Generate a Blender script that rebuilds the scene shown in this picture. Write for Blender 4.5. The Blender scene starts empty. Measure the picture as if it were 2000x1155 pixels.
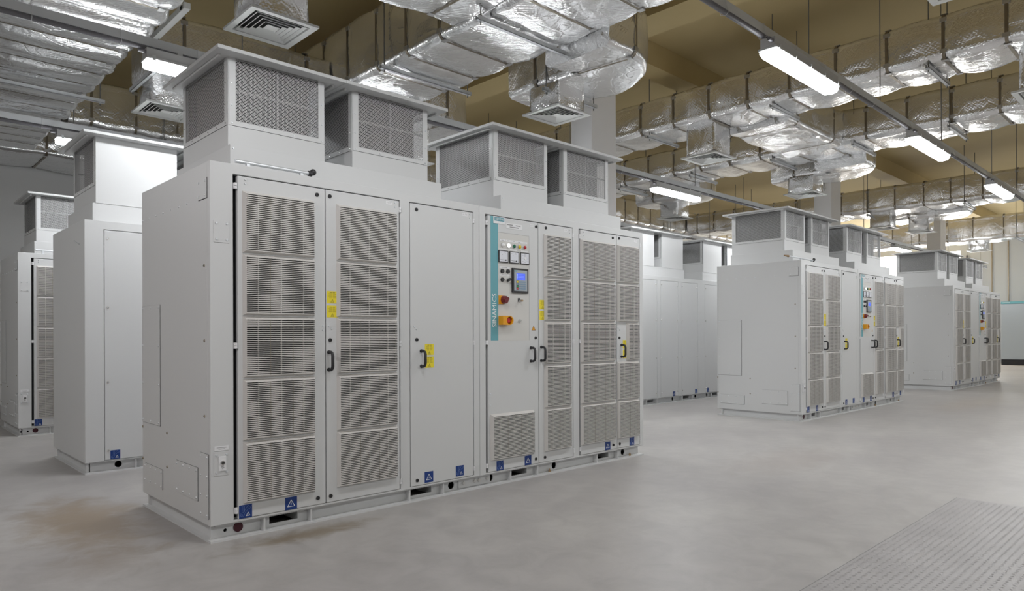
import bpy, bmesh, math, random
from mathutils import Vector, Matrix, noise
from mathutils.geometry import tessellate_polygon
R = random.Random(7)
scn = bpy.context.scene
col = scn.collection
PI = math.pi

# ------------------------------------------------------------------ camera, world, exposure
F_PX, YAW, HY, CAM_H, ROLL = 1353.12, 0.8059, 655.03, 1.2175, -0.0033
cy_, sy_ = math.cos(YAW), math.sin(YAW)
fw = Vector((cy_, sy_, 0)); rt = Vector((sy_, -cy_, 0)); up = Vector((0, 0, 1))
rt2 = math.cos(ROLL) * rt + math.sin(ROLL) * up
up2 = math.cos(ROLL) * up - math.sin(ROLL) * rt
cam_d = bpy.data.cameras.new('camera'); cam = bpy.data.objects.new('camera', cam_d); col.objects.link(cam)
m = Matrix((rt2, up2, -fw)).transposed().to_4x4(); m.translation = Vector((0, 0, CAM_H))
cam.matrix_world = m
cam_d.sensor_width = 36; cam_d.lens = F_PX / 2000 * 36
cam_d.shift_y = (HY - 577.5) / 2000
cam_d.clip_end = 200
scn.camera = cam
world = bpy.data.worlds.new('world'); scn.world = world; world.use_nodes = True
world.node_tree.nodes['Background'].inputs[0].default_value = (.9, .95, 1, 1)
world.node_tree.nodes['Background'].inputs[1].default_value = 0.05
scn.view_settings.view_transform = 'Standard'
scn.view_settings.look = 'None'
scn.view_settings.exposure = 0.50
scn.view_settings.gamma = 1
scn.view_settings.use_curve_mapping = False
LAMP_W = 38.0          # watts of each fluorescent fitting
GLOW = 21.0

def area(name, loc, sx, sy, power, color=(.955, .978, 1), rot=(0, 0, 0)):
    l = bpy.data.lights.new(name, 'AREA'); l.shape = 'RECTANGLE'; l.size = sx; l.size_y = sy
    l.energy = power; l.color = color
    o = bpy.data.objects.new(name, l); o.location = loc; o.rotation_euler = rot; col.objects.link(o)
    return o

# bare lights for unseen ceiling fittings; left and far ones added to brighten
def wide(loc, power=None, kind='SPOT', color=(.955, .978, 1)):
    l = bpy.data.lights.new('lamp_or_fill_light', kind); l.energy = power or LAMP_W * 1.1; l.color = color
    l.shadow_soft_size = .25
    if kind == 'SPOT': l.spot_size = PI; l.spot_blend = .25
    o = bpy.data.objects.new('lamp_or_fill_light', l); o.location = loc; col.objects.link(o)
for lx in (-5.4, -1.8, 1.8):
    wide((lx + .63, 2.57, 3.42), LAMP_W * (2.2 if lx < 0 else 1.5), color=(1, .95, .975) if lx < 0 else (.955, .978, 1))  # left ones boosted and tinted to brighten the nearest cabinet's side
for lx in (-5.4, -1.8, 1.8, 5.4, 9.0, 12.6, 16.2, 19.8):
    wide((lx + .63, -1.1, 3.42), LAMP_W * (1.6 if lx < 0 else 1.4))
for ly in (6.2, 9.33): wide((-1.8 + .63, ly, 3.42), LAMP_W * 1.0)  # added to brighten the left wall and rear cabinet side
for lx in (23.5, 27.1, 30.7):
    for ly in (-1.1, 2.57, 6.2, 9.33): wide((lx + .63, ly, 3.42), LAMP_W * .75, 'POINT')  # added point lights without fittings, brightening the far wall
area('window_daylight', (33.9, 9.8, 2.9), 3.4, 3.4, 220, (1, .965, .92), (0, PI / 2, 0))

# ------------------------------------------------------------------ materials
def mat(name, color, rough=.5, metal=0., bump=None, emit=None, spec=.5):
    mm = bpy.data.materials.new(name); mm.use_nodes = True
    b = mm.node_tree.nodes['Principled BSDF']
    b.inputs['Base Color'].default_value = (*color, 1)
    b.inputs['Roughness'].default_value = rough
    b.inputs['Metallic'].default_value = metal
    b.inputs['Specular IOR Level'].default_value = spec
    if emit:
        b.inputs['Emission Color'].default_value = (*emit[0], 1)
        b.inputs['Emission Strength'].default_value = emit[1]
    if bump:
        sc, st, dist = bump
        nt = mm.node_tree
        tc = nt.nodes.new('ShaderNodeTexCoord'); n = nt.nodes.new('ShaderNodeTexNoise')
        n.inputs['Scale'].default_value = sc; n.inputs['Detail'].default_value = 3
        bp = nt.nodes.new('ShaderNodeBump'); bp.inputs['Strength'].default_value = st; bp.inputs['Distance'].default_value = dist
        nt.links.new(tc.outputs['Object'], n.inputs['Vector']); nt.links.new(n.outputs['Fac'], bp.inputs['Height'])
        nt.links.new(bp.outputs['Normal'], b.inputs['Normal'])
    return mm

M = {}
M['paint'] = mat('light_grey_paint', (.60, .605, .605), .42, bump=(260, .08, .002))
M['grille'] = mat('grille_plastic', (.585, .565, .54), .5)
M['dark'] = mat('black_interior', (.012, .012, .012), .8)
M['gap'] = mat('gap_black', (.015, .015, .017), .7)  # joints, plus sheets that paint shade into gaps
M['black'] = mat('black_plastic', (.02, .02, .022), .45)
M['chrome'] = mat('bright_steel', (.7, .7, .7), .25, 1.)
M['galv'] = mat('galvanised_steel', (.68, .70, .72), .45, .55, bump=(60, .1, .003))
M['rod'] = mat('threaded_rod', (.22, .22, .21), .5, .7)
M['conduit'] = mat('grey_conduit', (.16, .155, .17), .5)
M['teal'] = mat('teal_panel', (.13, .36, .41), .45)
M['tealdark'] = mat('teal_plate', (.07, .27, .33), .45)
M['white'] = mat('white_plate', (.75, .75, .76), .45)
M['letter'] = mat('white_letter', (.8, .82, .82), .5)
M['ink'] = mat('black_ink', (.03, .03, .03), .6)
M['greyink'] = mat('grey_ink', (.28, .28, .28), .6)
M['yellow'] = mat('yellow_label', (.80, .66, .03), .5)
M['yellowink'] = mat('olive_ink', (.30, .24, .02), .6)
M['orange'] = mat('amber_plastic', (.75, .33, .01), .4)
M['redp'] = mat('red_plastic', (.45, .02, .02), .35)
M['darkred'] = mat('dark_red_knob', (.16, .015, .02), .35)
M['redcap'] = mat('dark_red_cap', (.05, .003, .012), .5)
M['blue'] = mat('blue_label', (.004, .035, .19), .45)
M['paleblue'] = mat('pale_blue_line', (.22, .33, .62), .5)
M['panel'] = mat('panel_sheet', (.60, .59, .565), .45)
M['meterface'] = mat('meter_face', (.68, .69, .74), .3)
M['greenl'] = mat('green_lens', (.005, .12, .055), .3)
M['yellowl'] = mat('yellow_lens', (.65, .50, .02), .3)
M['redl'] = mat('red_lens', (.40, .02, .025), .3)
M['whitel'] = mat('white_lens', (.75, .75, .75), .3)
M['lit'] = mat('lit_white_lens', (.9, .9, .9), .3, emit=((1, 1, 1), 2.0))
M['screen'] = mat('blue_screen', (.03, .06, .35), .2, emit=((.08, .14, .85), .55))
M['screenline'] = mat('screen_line', (.3, .35, .7), .2, emit=((.3, .4, 1.), .5))
M['hmi'] = mat('operator_panel_face', (.36, .40, .43), .4)
M['key'] = mat('key_pad', (.21, .30, .40), .4)
M['greenk'] = mat('green_key', (.01, .22, .05), .4)
M['yellowk'] = mat('yellow_key', (.75, .55, .03), .4)
M['redk'] = mat('red_key', (.5, .06, .06), .4)
M['wood'] = mat('brown_wood', (.22, .13, .05), .6)
M['brass'] = mat('brass_bolt', (.42, .30, .18), .4, .8)
M['strap'] = mat('strap_band', (.27, .235, .18), .38, .8)
M['clip'] = mat('strap_clip', (.55, .55, .55), .38, .9)
M['diff'] = mat('diffuser_white', (.66, .67, .65), .45)
M['column'] = mat('column_paint', (.86, .86, .87), .7, bump=(30, .05, .004))
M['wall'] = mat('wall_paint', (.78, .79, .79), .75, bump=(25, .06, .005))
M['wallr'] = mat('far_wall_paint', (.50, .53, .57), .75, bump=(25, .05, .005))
M['fixture'] = mat('fitting_grey', (.55, .55, .55), .5)
M['lens'] = mat('lit_diffuser', (.9, .9, .9), .4, emit=((.955, .978, 1), GLOW))
M['glow'] = mat('daylight_opening', (.9, .9, .9), .6, emit=((1, .96, .91), 5.0))
M['plinthblack'] = mat('black_plinth', (.012, .012, .016), .5)
M['switch'] = mat('switchgear_paint', (.40, .45, .50), .45)
M['bar'] = mat('inner_bar', (.16, .16, .165), .5)
M['hoodin'] = mat('hood_inner_shade', (.012, .012, .013), .5, .0)  # near black puts the shade inside the hoods into the colour

def nt_of(name, base=None):
    mm = bpy.data.materials.new(name); mm.use_nodes = True
    return mm, mm.node_tree, mm.node_tree.nodes['Principled BSDF']

def foil_material(name, tint=(.90, .905, .91), r0=.11, r1=.24, strength=.31):
    mm, nt, b = nt_of(name)
    N = nt.nodes.new; Lk = nt.links.new
    b.inputs['Metallic'].default_value = .86
    tc = N('ShaderNodeTexCoord')
    big = N('ShaderNodeTexNoise'); big.inputs['Scale'].default_value = 5; big.inputs['Detail'].default_value = 4
    fine = N('ShaderNodeTexNoise'); fine.inputs['Scale'].default_value = 11; fine.inputs['Detail'].default_value = 3
    fine.inputs['Roughness'].default_value = .5; fine.inputs['Distortion'].default_value = .5
    rid = N('ShaderNodeTexNoise'); rid.noise_type = 'RIDGED_MULTIFRACTAL'; rid.inputs['Scale'].default_value = 1.9; rid.inputs['Detail'].default_value = 2.5; rid.inputs['Distortion'].default_value = .8
    Lk(tc.outputs['Object'], rid.inputs['Vector'])
    vor = N('ShaderNodeTexVoronoi'); vor.feature = 'DISTANCE_TO_EDGE'; vor.inputs['Scale'].default_value = 5.5
    mixv = N('ShaderNodeVectorMath'); mixv.operation = 'ADD'
    sca = N('ShaderNodeVectorMath'); sca.operation = 'SCALE'; sca.inputs['Scale'].default_value = .12
    Lk(tc.outputs['Object'], big.inputs['Vector']); Lk(tc.outputs['Object'], fine.inputs['Vector'])
    Lk(big.outputs['Color'], sca.inputs[0]); Lk(tc.outputs['Object'], mixv.inputs[0]); Lk(sca.outputs[0], mixv.inputs[1])
    Lk(mixv.outputs[0], vor.inputs['Vector'])
    cr = N('ShaderNodeMapRange'); cr.inputs['From Max'].default_value = .09
    Lk(vor.outputs['Distance'], cr.inputs['Value'])
    # fibre-glass scrim printed through the foil: crossed fine ribs
    w1 = N('ShaderNodeTexWave'); w1.inputs['Scale'].default_value = 15; w1.bands_direction = 'DIAGONAL'
    mp = N('ShaderNodeMapping'); mp.inputs['Rotation'].default_value = (0, PI / 2, PI / 2)
    w2 = N('ShaderNodeTexWave'); w2.inputs['Scale'].default_value = 15; w2.bands_direction = 'DIAGONAL'
    Lk(tc.outputs['Object'], w1.inputs['Vector']); Lk(tc.outputs['Object'], mp.inputs['Vector']); Lk(mp.outputs[0], w2.inputs['Vector'])
    wm = N('ShaderNodeMath'); wm.operation = 'MAXIMUM'
    Lk(w1.outputs['Fac'], wm.inputs[0]); Lk(w2.outputs['Fac'], wm.inputs[1])
    a1 = N('ShaderNodeMath'); a1.operation = 'MULTIPLY_ADD'; a1.inputs[1].default_value = .055
    fs = N('ShaderNodeMath'); fs.operation = 'MULTIPLY'; fs.inputs[1].default_value = .30; Lk(fine.outputs['Fac'], fs.inputs[0])
    Lk(wm.outputs[0], a1.inputs[0]); Lk(fs.outputs[0], a1.inputs[2])
    a2 = N('ShaderNodeMath'); a2.operation = 'MULTIPLY_ADD'; a2.inputs[1].default_value = .10
    Lk(cr.outputs[0], a2.inputs[0]); Lk(a1.outputs[0], a2.inputs[2])
    a3 = N('ShaderNodeMath'); a3.operation = 'MULTIPLY_ADD'; a3.inputs[1].default_value = .60
    Lk(rid.outputs['Fac'], a3.inputs[0]); Lk(a2.outputs[0], a3.inputs[2])
    bp = N('ShaderNodeBump'); bp.inputs['Strength'].default_value = strength; bp.inputs['Distance'].default_value = .05
    Lk(a3.outputs[0], bp.inputs['Height']); Lk(bp.outputs['Normal'], b.inputs['Normal'])
    rr = N('ShaderNodeMapRange'); rr.inputs['From Min'].default_value = .3; rr.inputs['From Max'].default_value = .7
    rr.inputs['To Min'].default_value = r0; rr.inputs['To Max'].default_value = r1
    Lk(big.outputs['Fac'], rr.inputs['Value']); Lk(rr.outputs[0], b.inputs['Roughness'])
    b.inputs['Base Color'].default_value = (*tint, 1)
    return mm
M['foil'] = foil_material('aluminium_foil')

def mesh_material():
    mm, nt, b = nt_of('perforated_sheet')
    N = nt.nodes.new; Lk = nt.links.new
    b.inputs['Base Color'].default_value = (.60, .60, .60, 1); b.inputs['Roughness'].default_value = .42
    tc = N('ShaderNodeTexCoord'); sp = N('ShaderNodeSeparateXYZ'); cb = N('ShaderNodeCombineXYZ')
    ad = N('ShaderNodeMath'); ad.operation = 'ADD'
    Lk(tc.outputs['Object'], sp.inputs[0]); Lk(sp.outputs['X'], ad.inputs[0]); Lk(sp.outputs['Y'], ad.inputs[1])
    Lk(ad.outputs[0], cb.inputs['X']); Lk(sp.outputs['Z'], cb.inputs['Y'])
    br = N('ShaderNodeTexBrick'); br.offset = .5; br.offset_frequency = 2; br.squash = 1
    br.inputs['Scale'].default_value = 1; br.inputs['Brick Width'].default_value = .0185; br.inputs['Row Height'].default_value = .0094
    br.inputs['Mortar Size'].default_value = .0014; br.inputs['Mortar Smooth'].default_value = 0; br.inputs['Bias'].default_value = 0
    Lk(cb.outputs[0], br.inputs['Vector'])
    tr = N('ShaderNodeBsdfTransparent'); mx = N('ShaderNodeMixShader')
    out = nt.nodes['Material Output']
    Lk(br.outputs['Fac'], mx.inputs['Fac']); Lk(tr.outputs[0], mx.inputs[1]); Lk(b.outputs[0], mx.inputs[2])
    Lk(mx.outputs[0], out.inputs['Surface'])
    return mm
M['mesh'] = mesh_material()

def floor_material():
    mm, nt, b = nt_of('painted_concrete_floor')
    N = nt.nodes.new; Lk = nt.links.new
    tc = N('ShaderNodeTexCoord')
    mp = N('ShaderNodeMapping'); mp.inputs['Scale'].default_value = (1.0, 1.0, 1)
    n1 = N('ShaderNodeTexNoise'); n1.inputs['Scale'].default_value = .55; n1.inputs['Detail'].default_value = 6; n1.inputs['Roughness'].default_value = .6
    n2 = N('ShaderNodeTexNoise'); n2.inputs['Scale'].default_value = 4.5; n2.inputs['Detail'].default_value = 8; n2.inputs['Roughness'].default_value = .65; n2.inputs['Distortion'].default_value = .6
    for n in (n1, n2): Lk(tc.outputs['Object'], n.inputs['Vector'])
    r1 = N('ShaderNodeValToRGB'); e = r1.color_ramp.elements
    e[0].position = .32; e[0].color = (.375, .36, .358, 1); e[1].position = .68; e[1].color = (.46, .447, .432, 1)
    Lk(n1.outputs['Fac'], r1.inputs[0])
    r2 = N('ShaderNodeValToRGB'); e = r2.color_ramp.elements
    e[0].position = .33; e[0].color = (.80, .79, .78, 1); e[1].position = .62; e[1].color = (1.04, 1.03, 1.02, 1)
    Lk(n2.outputs['Fac'], r2.inputs[0])
    mx = N('ShaderNodeMix'); mx.data_type = 'RGBA'; mx.blend_type = 'MULTIPLY'; mx.inputs[0].default_value = .75
    Lk(r1.outputs[0], mx.inputs[6]); Lk(r2.outputs[0], mx.inputs[7])
    last = mx.outputs[2]
    # brown dust stains left on the floor (each with its own outline)
    for (x, y, rx, ry, amt, cc) in ((2.05, 3.94, .62, .15, .75, (.20, .15, .085)), (1.12, 5.2, .45, 1.1, .85, (.30, .23, .155)),
                                    (1.0, 4.2, .35, .35, .30, (.27, .21, .15)), (6.6, 3.0, 1.2, .5, .12, (.36, .25, .18)),
                                    (7.9, 3.4, 1.0, .3, .16, (.30, .30, .29)), (14., 3.2, 2.5, .5, .2, (.40, .30, .2))):
        sub = N('ShaderNodeVectorMath'); sub.operation = 'SUBTRACT'; sub.inputs[1].default_value = (x, y, 0)
        Lk(tc.outputs['Object'], sub.inputs[0])
        dv = N('ShaderNodeVectorMath'); dv.operation = 'DIVIDE'; dv.inputs[1].default_value = (rx, ry, 1)
        Lk(sub.outputs[0], dv.inputs[0])
        ln = N('ShaderNodeVectorMath'); ln.operation = 'LENGTH'; Lk(dv.outputs[0], ln.inputs[0])
        ad = N('ShaderNodeMath'); ad.operation = 'MULTIPLY_ADD'; ad.inputs[1].default_value = 1.6
        Lk(n2.outputs['Fac'], ad.inputs[0]); Lk(ln.outputs['Value'], ad.inputs[2])
        mr = N('ShaderNodeMapRange'); mr.interpolation_type = 'SMOOTHSTEP'
        mr.inputs['From Min'].default_value = 1.85; mr.inputs['From Max'].default_value = .95
        mr.inputs['To Min'].default_value = 0; mr.inputs['To Max'].default_value = amt
        Lk(ad.outputs[0], mr.inputs['Value'])
        mm2 = N('ShaderNodeMix'); mm2.data_type = 'RGBA'; Lk(mr.outputs[0], mm2.inputs[0]); Lk(last, mm2.inputs[6])
        mm2.inputs[7].default_value = (*cc, 1); last = mm2.outputs[2]
    Lk(last, b.inputs['Base Color'])
    rr = N('ShaderNodeMapRange'); rr.inputs['To Min'].default_value = .30; rr.inputs['To Max'].default_value = .50
    Lk(n2.outputs['Fac'], rr.inputs['Value']); Lk(rr.outputs[0], b.inputs['Roughness'])
    bp = N('ShaderNodeBump'); bp.inputs['Strength'].default_value = .06; bp.inputs['Distance'].default_value = .01
    Lk(n2.outputs['Fac'], bp.inputs['Height']); Lk(bp.outputs[0], b.inputs['Normal'])
    return mm
M['floor'] = floor_material()

def ceiling_material(name, c0, c1):
    mm, nt, b = nt_of(name)
    N = nt.nodes.new; Lk = nt.links.new
    tc = N('ShaderNodeTexCoord'); n = N('ShaderNodeTexNoise'); n.inputs['Scale'].default_value = .8; n.inputs['Detail'].default_value = 5
    Lk(tc.outputs['Object'], n.inputs['Vector'])
    r = N('ShaderNodeValToRGB'); e = r.color_ramp.elements; e[0].position = .3; e[0].color = (*c0, 1); e[1].position = .7; e[1].color = (*c1, 1)
    Lk(n.outputs['Fac'], r.inputs[0]); Lk(r.outputs[0], b.inputs['Base Color']); b.inputs['Roughness'].default_value = .75
    return mm
M['ceiling'] = ceiling_material('ochre_ceiling_paint', (.53, .425, .215), (.58, .465, .245))
M['beam'] = ceiling_material('ochre_beam_paint', (.54, .43, .215), (.60, .48, .25))

def tread_material():
    mm, nt, b = nt_of('tread_plate_paint')
    N = nt.nodes.new; Lk = nt.links.new
    tc = N('ShaderNodeTexCoord'); n = N('ShaderNodeTexNoise'); n.inputs['Scale'].default_value = 3; n.inputs['Detail'].default_value = 6
    Lk(tc.outputs['Object'], n.inputs['Vector'])
    r = N('ShaderNodeValToRGB'); e = r.color_ramp.elements; e[0].position = .3; e[0].color = (.33, .315, .315, 1); e[1].position = .7; e[1].color = (.39, .375, .375, 1)
    Lk(n.outputs['Fac'], r.inputs[0]); Lk(r.outputs[0], b.inputs['Base Color']); b.inputs['Roughness'].default_value = .42
    return mm
M['tread'] = tread_material()

# ------------------------------------------------------------------ mesh builder
class MB:
    def __init__(s): s.v = []; s.f = []; s.mi = []; s.mats = []; s.smooth = []
    def _m(s, name):
        if name not in s.mats: s.mats.append(name)
        return s.mats.index(name)
    def add(s, vs, fs, mname, smooth=False):
        b = len(s.v); k = s._m(mname)
        s.v.extend([tuple(v) for v in vs])
        for f in fs: s.f.append(tuple(i + b for i in f)); s.mi.append(k); s.smooth.append(smooth)
    def box(s, x0, x1, y0, y1, z0, z1, mname):
        vs = [(x, y, z) for x in (x0, x1) for y in (y0, y1) for z in (z0, z1)]
        s.add(vs, [(0, 1, 3, 2), (4, 6, 7, 5), (0, 4, 5, 1), (2, 3, 7, 6), (0, 2, 6, 4), (1, 5, 7, 3)], mname)
    def obox(s, c, ax, ay, az, mname):
        c = Vector(c); ax = Vector(ax); ay = Vector(ay); az = Vector(az)
        vs = [c + a * ax + b * ay + d * az for a in (-1, 1) for b in (-1, 1) for d in (-1, 1)]
        s.add(vs, [(0, 1, 3, 2), (4, 6, 7, 5), (0, 4, 5, 1), (2, 3, 7, 6), (0, 2, 6, 4), (1, 5, 7, 3)], mname)
    def frustum(s, r0, y0, r1, y1, mname, cap=True):
        # rectangles (x0,x1,z0,z1) at depths y0 (back) and y1 (front)
        def q(r, y): return [(r[0], y, r[2]), (r[1], y, r[2]), (r[1], y, r[3]), (r[0], y, r[3])]
        fs = [(0, 1, 5, 4), (1, 2, 6, 5), (2, 3, 7, 6), (3, 0, 4, 7)]
        if cap: fs.append((4, 5, 6, 7))
        s.add(q(r0, y0) + q(r1, y1), fs, mname)
    def cyl(s, p0, p1, r0, mname, r1=None, n=16, caps=True, smooth=True):
        p0 = Vector(p0); p1 = Vector(p1); r1 = r0 if r1 is None else r1
        d = (p1 - p0).normalized(); a = d.orthogonal().normalized(); b = d.cross(a)
        vs = []
        for p, r in ((p0, r0), (p1, r1)):
            for i in range(n):
                t = 2 * PI * i / n; vs.append(p + (a * math.cos(t) + b * math.sin(t)) * r)
        s.add(vs, [(i, (i + 1) % n, n + (i + 1) % n, n + i) for i in range(n)], mname, smooth)
        if caps: s.add(vs, [tuple(range(n - 1, -1, -1)), tuple(range(n, 2 * n))], mname)
    def ball(s, c, r, mname, n=10, sq=(1, 1, 1)):
        c = Vector(c); vs = []; fs = []
        for i in range(n + 1):
            th = PI * i / n
            for j in range(2 * n):
                ph = PI * j / n
                vs.append(c + Vector((r * sq[0] * math.sin(th) * math.cos(ph), r * sq[1] * math.sin(th) * math.sin(ph), r * sq[2] * math.cos(th))))
        for i in range(n):
            for j in range(2 * n):
                fs.append((i * 2 * n + j, (i + 1) * 2 * n + j, (i + 1) * 2 * n + (j + 1) % (2 * n), i * 2 * n + (j + 1) % (2 * n)))
        s.add(vs, fs, mname, True)
    def tube(s, pts, r, mname, n=8):
        pts = [Vector(p) for p in pts]; vs = []; prev = None
        for i, p in enumerate(pts):
            d = (pts[min(i + 1, len(pts) - 1)] - pts[max(i - 1, 0)]).normalized()
            a = d.orthogonal().normalized() if prev is None else (prev - d * prev.dot(d)).normalized()
            prev = a; b = d.cross(a)
            for j in range(n):
                t = 2 * PI * j / n; vs.append(p + (a * math.cos(t) + b * math.sin(t)) * r)
        fs = [(i * n + j, i * n + (j + 1) % n, (i + 1) * n + (j + 1) % n, (i + 1) * n + j) for i in range(len(pts) - 1) for j in range(n)]
        s.add(vs, fs, mname, True); k = (len(pts) - 1) * n
        s.add(vs, [tuple(range(n - 1, -1, -1)), tuple(range(k, k + n))], mname)
    def plate(s, outer, holes, y0, y1, mname):
        # outline and holes in (x, z); thickness from y0 (front) to y1 (back)
        polys = [outer] + holes
        flat = [p for poly in polys for p in poly]
        tris = tessellate_polygon([[Vector((x, z, 0)) for x, z in poly] for poly in polys])
        n = len(flat)
        vs = [(x, y0, z) for x, z in flat] + [(x, y1, z) for x, z in flat]
        fs = [tuple(t) for t in tris] + [tuple(i + n for i in reversed(t)) for t in tris]
        o = 0
        for poly in polys:
            k = len(poly)
            fs += [(o + i, o + (i + 1) % k, n + o + (i + 1) % k, n + o + i) for i in range(k)]
            o += k
        s.add(vs, fs, mname)
    def ring(s, poly_o, poly_i, y, mname):
        k = len(poly_o)
        vs = [(x, y, z) for x, z in poly_o] + [(x, y, z) for x, z in poly_i]
        s.add(vs, [(i, (i + 1) % k, k + (i + 1) % k, k + i) for i in range(k)], mname)
    def text(s, string, size, fn, mname, align='CENTER', width=None):
        cu = bpy.data.curves.new('txt', 'FONT'); cu.body = string; cu.size = size; cu.align_x = align; cu.align_y = 'CENTER'
        cu.resolution_u = 2
        o = bpy.data.objects.new('txt', cu); col.objects.link(o)
        dg = bpy.context.evaluated_depsgraph_get()
        me = bpy.data.meshes.new_from_object(o.evaluated_get(dg))
        sx = 1
        if width and me.vertices:
            xs = [v.co.x for v in me.vertices]; sx = width / (max(xs) - min(xs))
        s.add([fn(v.co.x * sx, v.co.y) for v in me.vertices], [tuple(p.vertices) for p in me.polygons], mname)
        bpy.data.objects.remove(o); bpy.data.curves.remove(cu); bpy.data.meshes.remove(me)
    def build(s, name, parent=None, bevel=0, label=None, kind=None, recalc=True):
        me = bpy.data.meshes.new(name); me.from_pydata(s.v, [], s.f)
        for mn in s.mats: me.materials.append(M[mn])
        me.polygons.foreach_set('material_index', s.mi); me.polygons.foreach_set('use_smooth', s.smooth)
        me.update()
        if recalc:
            bm = bmesh.new(); bm.from_mesh(me); bmesh.ops.recalc_face_normals(bm, faces=bm.faces); bm.to_mesh(me); bm.free()
        o = bpy.data.objects.new(name, me); col.objects.link(o)
        if parent: o.parent = parent
        if bevel:
            md = o.modifiers.new('edge', 'BEVEL'); md.width = bevel; md.segments = 2; md.limit_method = 'ANGLE'; md.angle_limit = .7
            md.harden_normals = False
        if label: o['label'] = label
        if kind: o['kind'] = kind
        return o

def tag(o, label, cat, group=None):
    o['label'] = label; o['category'] = cat
    if group: o['group'] = group
    return o
def thing(name, label, cat, loc=(0, 0, 0), rz=0, group=None):
    o = bpy.data.objects.new(name, None); o.empty_display_size = .1; col.objects.link(o)
    o.location = loc; o.rotation_euler = (0, 0, rz)
    return tag(o, label, cat, group)
def copy_tree(o, parent=None):
    c = o.copy(); col.objects.link(c)
    if parent: c.parent = parent
    for ch in list(o.children): copy_tree(ch, c)
    return c
def circle(cx, cz, r, n=20): return [(cx + r * math.cos(2 * PI * i / n), cz + r * math.sin(2 * PI * i / n)) for i in range(n)]
def rect(x0, x1, z0, z1): return [(x0, z0), (x1, z0), (x1, z1), (x0, z1)]
def struct(mb, name, **k): return mb.build(name, kind='structure', **k)

# ------------------------------------------------------------------ the room
CEIL = 5.57
b = MB(); b.add([(-9, -9, 0), (34, -9, 0), (34, 15.3, 0), (-9, 15.3, 0)], [(0, 1, 2, 3)], 'floor'); struct(b, 'floor')
b = MB(); b.box(-9, 34, -9, 15.3, CEIL, CEIL + .2, 'ceiling'); struct(b, 'ceiling')
b = MB(); b.box(-9, 34, 15.3, 15.5, 0, CEIL, 'wall'); struct(b, 'wall_left')
b = MB()
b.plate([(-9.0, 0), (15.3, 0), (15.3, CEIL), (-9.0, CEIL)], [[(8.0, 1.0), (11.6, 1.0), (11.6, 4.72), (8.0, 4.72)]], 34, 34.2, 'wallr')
b.v = [(y, x, z) for x, y, z in b.v]
for k, yy in enumerate((6.32, 6.88, 7.47)):   # vertical panel joints with rusty edges
    pass
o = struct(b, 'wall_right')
b = MB(); b.box(-9.2, -9, -9, 15.3, 0, CEIL, 'wall'); struct(b, 'wall_back')
b = MB(); b.box(-9, 34, -9.2, -9, 0, CEIL, 'wall'); struct(b, 'wall_near')
b = MB(); b.box(34.05, 34.1, 8.0, 11.6, 1.0, 4.72, 'glow'); struct(b, 'window_1')
bi = 0
for xb in (-.77, 7.23, 15.23, 23.23, 31.23):
    bi += 1
    b = MB(); b.box(xb, xb + .53, -9, 15.3, 5.2, CEIL, 'beam'); struct(b, 'trim_%d' % bi)
for yb in (-2.1, 5.97, 14.0):
    bi += 1
    b = MB(); xs = [-9, -.77, 7.23, 15.23, 23.23, 31.23, 34]
    for i in range(6):
        b.box(xs[i] + (.53 if i else 0), xs[i + 1], yb, yb + .37, 5.22, CEIL, 'beam')
    struct(b, 'trim_%d' % bi)
for i, xc in enumerate((7.23, 15.23, 23.23)):
    b = MB(); b.box(xc, xc + .53, 5.97, 6.34, 0, 5.2, 'column')
    o = b.build('column', bevel=.012)
    tag(o, ('white painted concrete column behind the nearest drive cabinet', 'white painted concrete column behind the second front cabinet',
            'white painted concrete column farthest away, above the last front cabinet')[i], 'column', 'white columns along the hall')
    o['kind'] = 'structure'; o.name = 'trim_%d' % (bi + 1 + i)
# steel joints in the far wall
for i, yy in enumerate((6.32, 6.88)):
    b = MB(); b.box(33.95, 34, yy - .022, yy + .022, 0, CEIL, 'wood' if 0 else 'strap'); struct(b, 'trim_%d' % (bi + 5 + i))

# chequered steel trench cover let into the floor (its left edge and far end show)
t = thing('trench_cover', 'grey chequered steel trench cover in the floor at lower right', 'floor cover', (3.2, 1.40, 0))
b = MB(); b.box(-.5, 2.73, -2.4, .02, -.02, .004, 'tread'); b.build('cover_plate', t)
b = MB(); b.box(-.5, 2.738, .02, .028, -.01, .0015, 'rod'); b.box(2.73, 2.738, -2.4, .02, -.01, .0015, 'rod'); b.build('edge_joint', t)
b = MB()
pitch = .037
ix = 0
x = -.30
while x < 2.72:
    y = -2.0; iy = 0
    while y < 0.0:
        a = (PI / 4 if (ix + iy) % 2 else -PI / 4)
        c_, s_ = math.cos(a), math.sin(a)
        l, w, hh = .0135, .0042, .0020
        vs = [(x + c_ * l, y + s_ * l, .004), (x - s_ * w, y + c_ * w, .004 + hh), (x - c_ * l, y - s_ * l, .004), (x + s_ * w, y - c_ * w, .004 + hh)]
        b.add(vs, [(0, 1, 3), (1, 2, 3)], 'tread')
        y += pitch; iy += 1
    x += pitch; ix += 1
b.build('tread_pattern', t, kind='stuff')

# ------------------------------------------------------------------ drive cabinet
L, D, H, ZB = 4.29, 1.29, 2.25, .10
cab = thing('drive_cabinet', 'x', 'drive cabinet')

def bolt(b, x, y, z, r=.008, ax='y', m='galv'):
    if ax == 'y': b.cyl((x, y, z), (x, y - .005, z), r, m, r * .7, 8)
    elif ax == 'Y': b.cyl((x, y, z), (x, y + .005, z), r, m, r * .7, 8)
    else: b.cyl((x, y, z), (x - .005, y, z), r, m, r * .7, 8)

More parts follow.
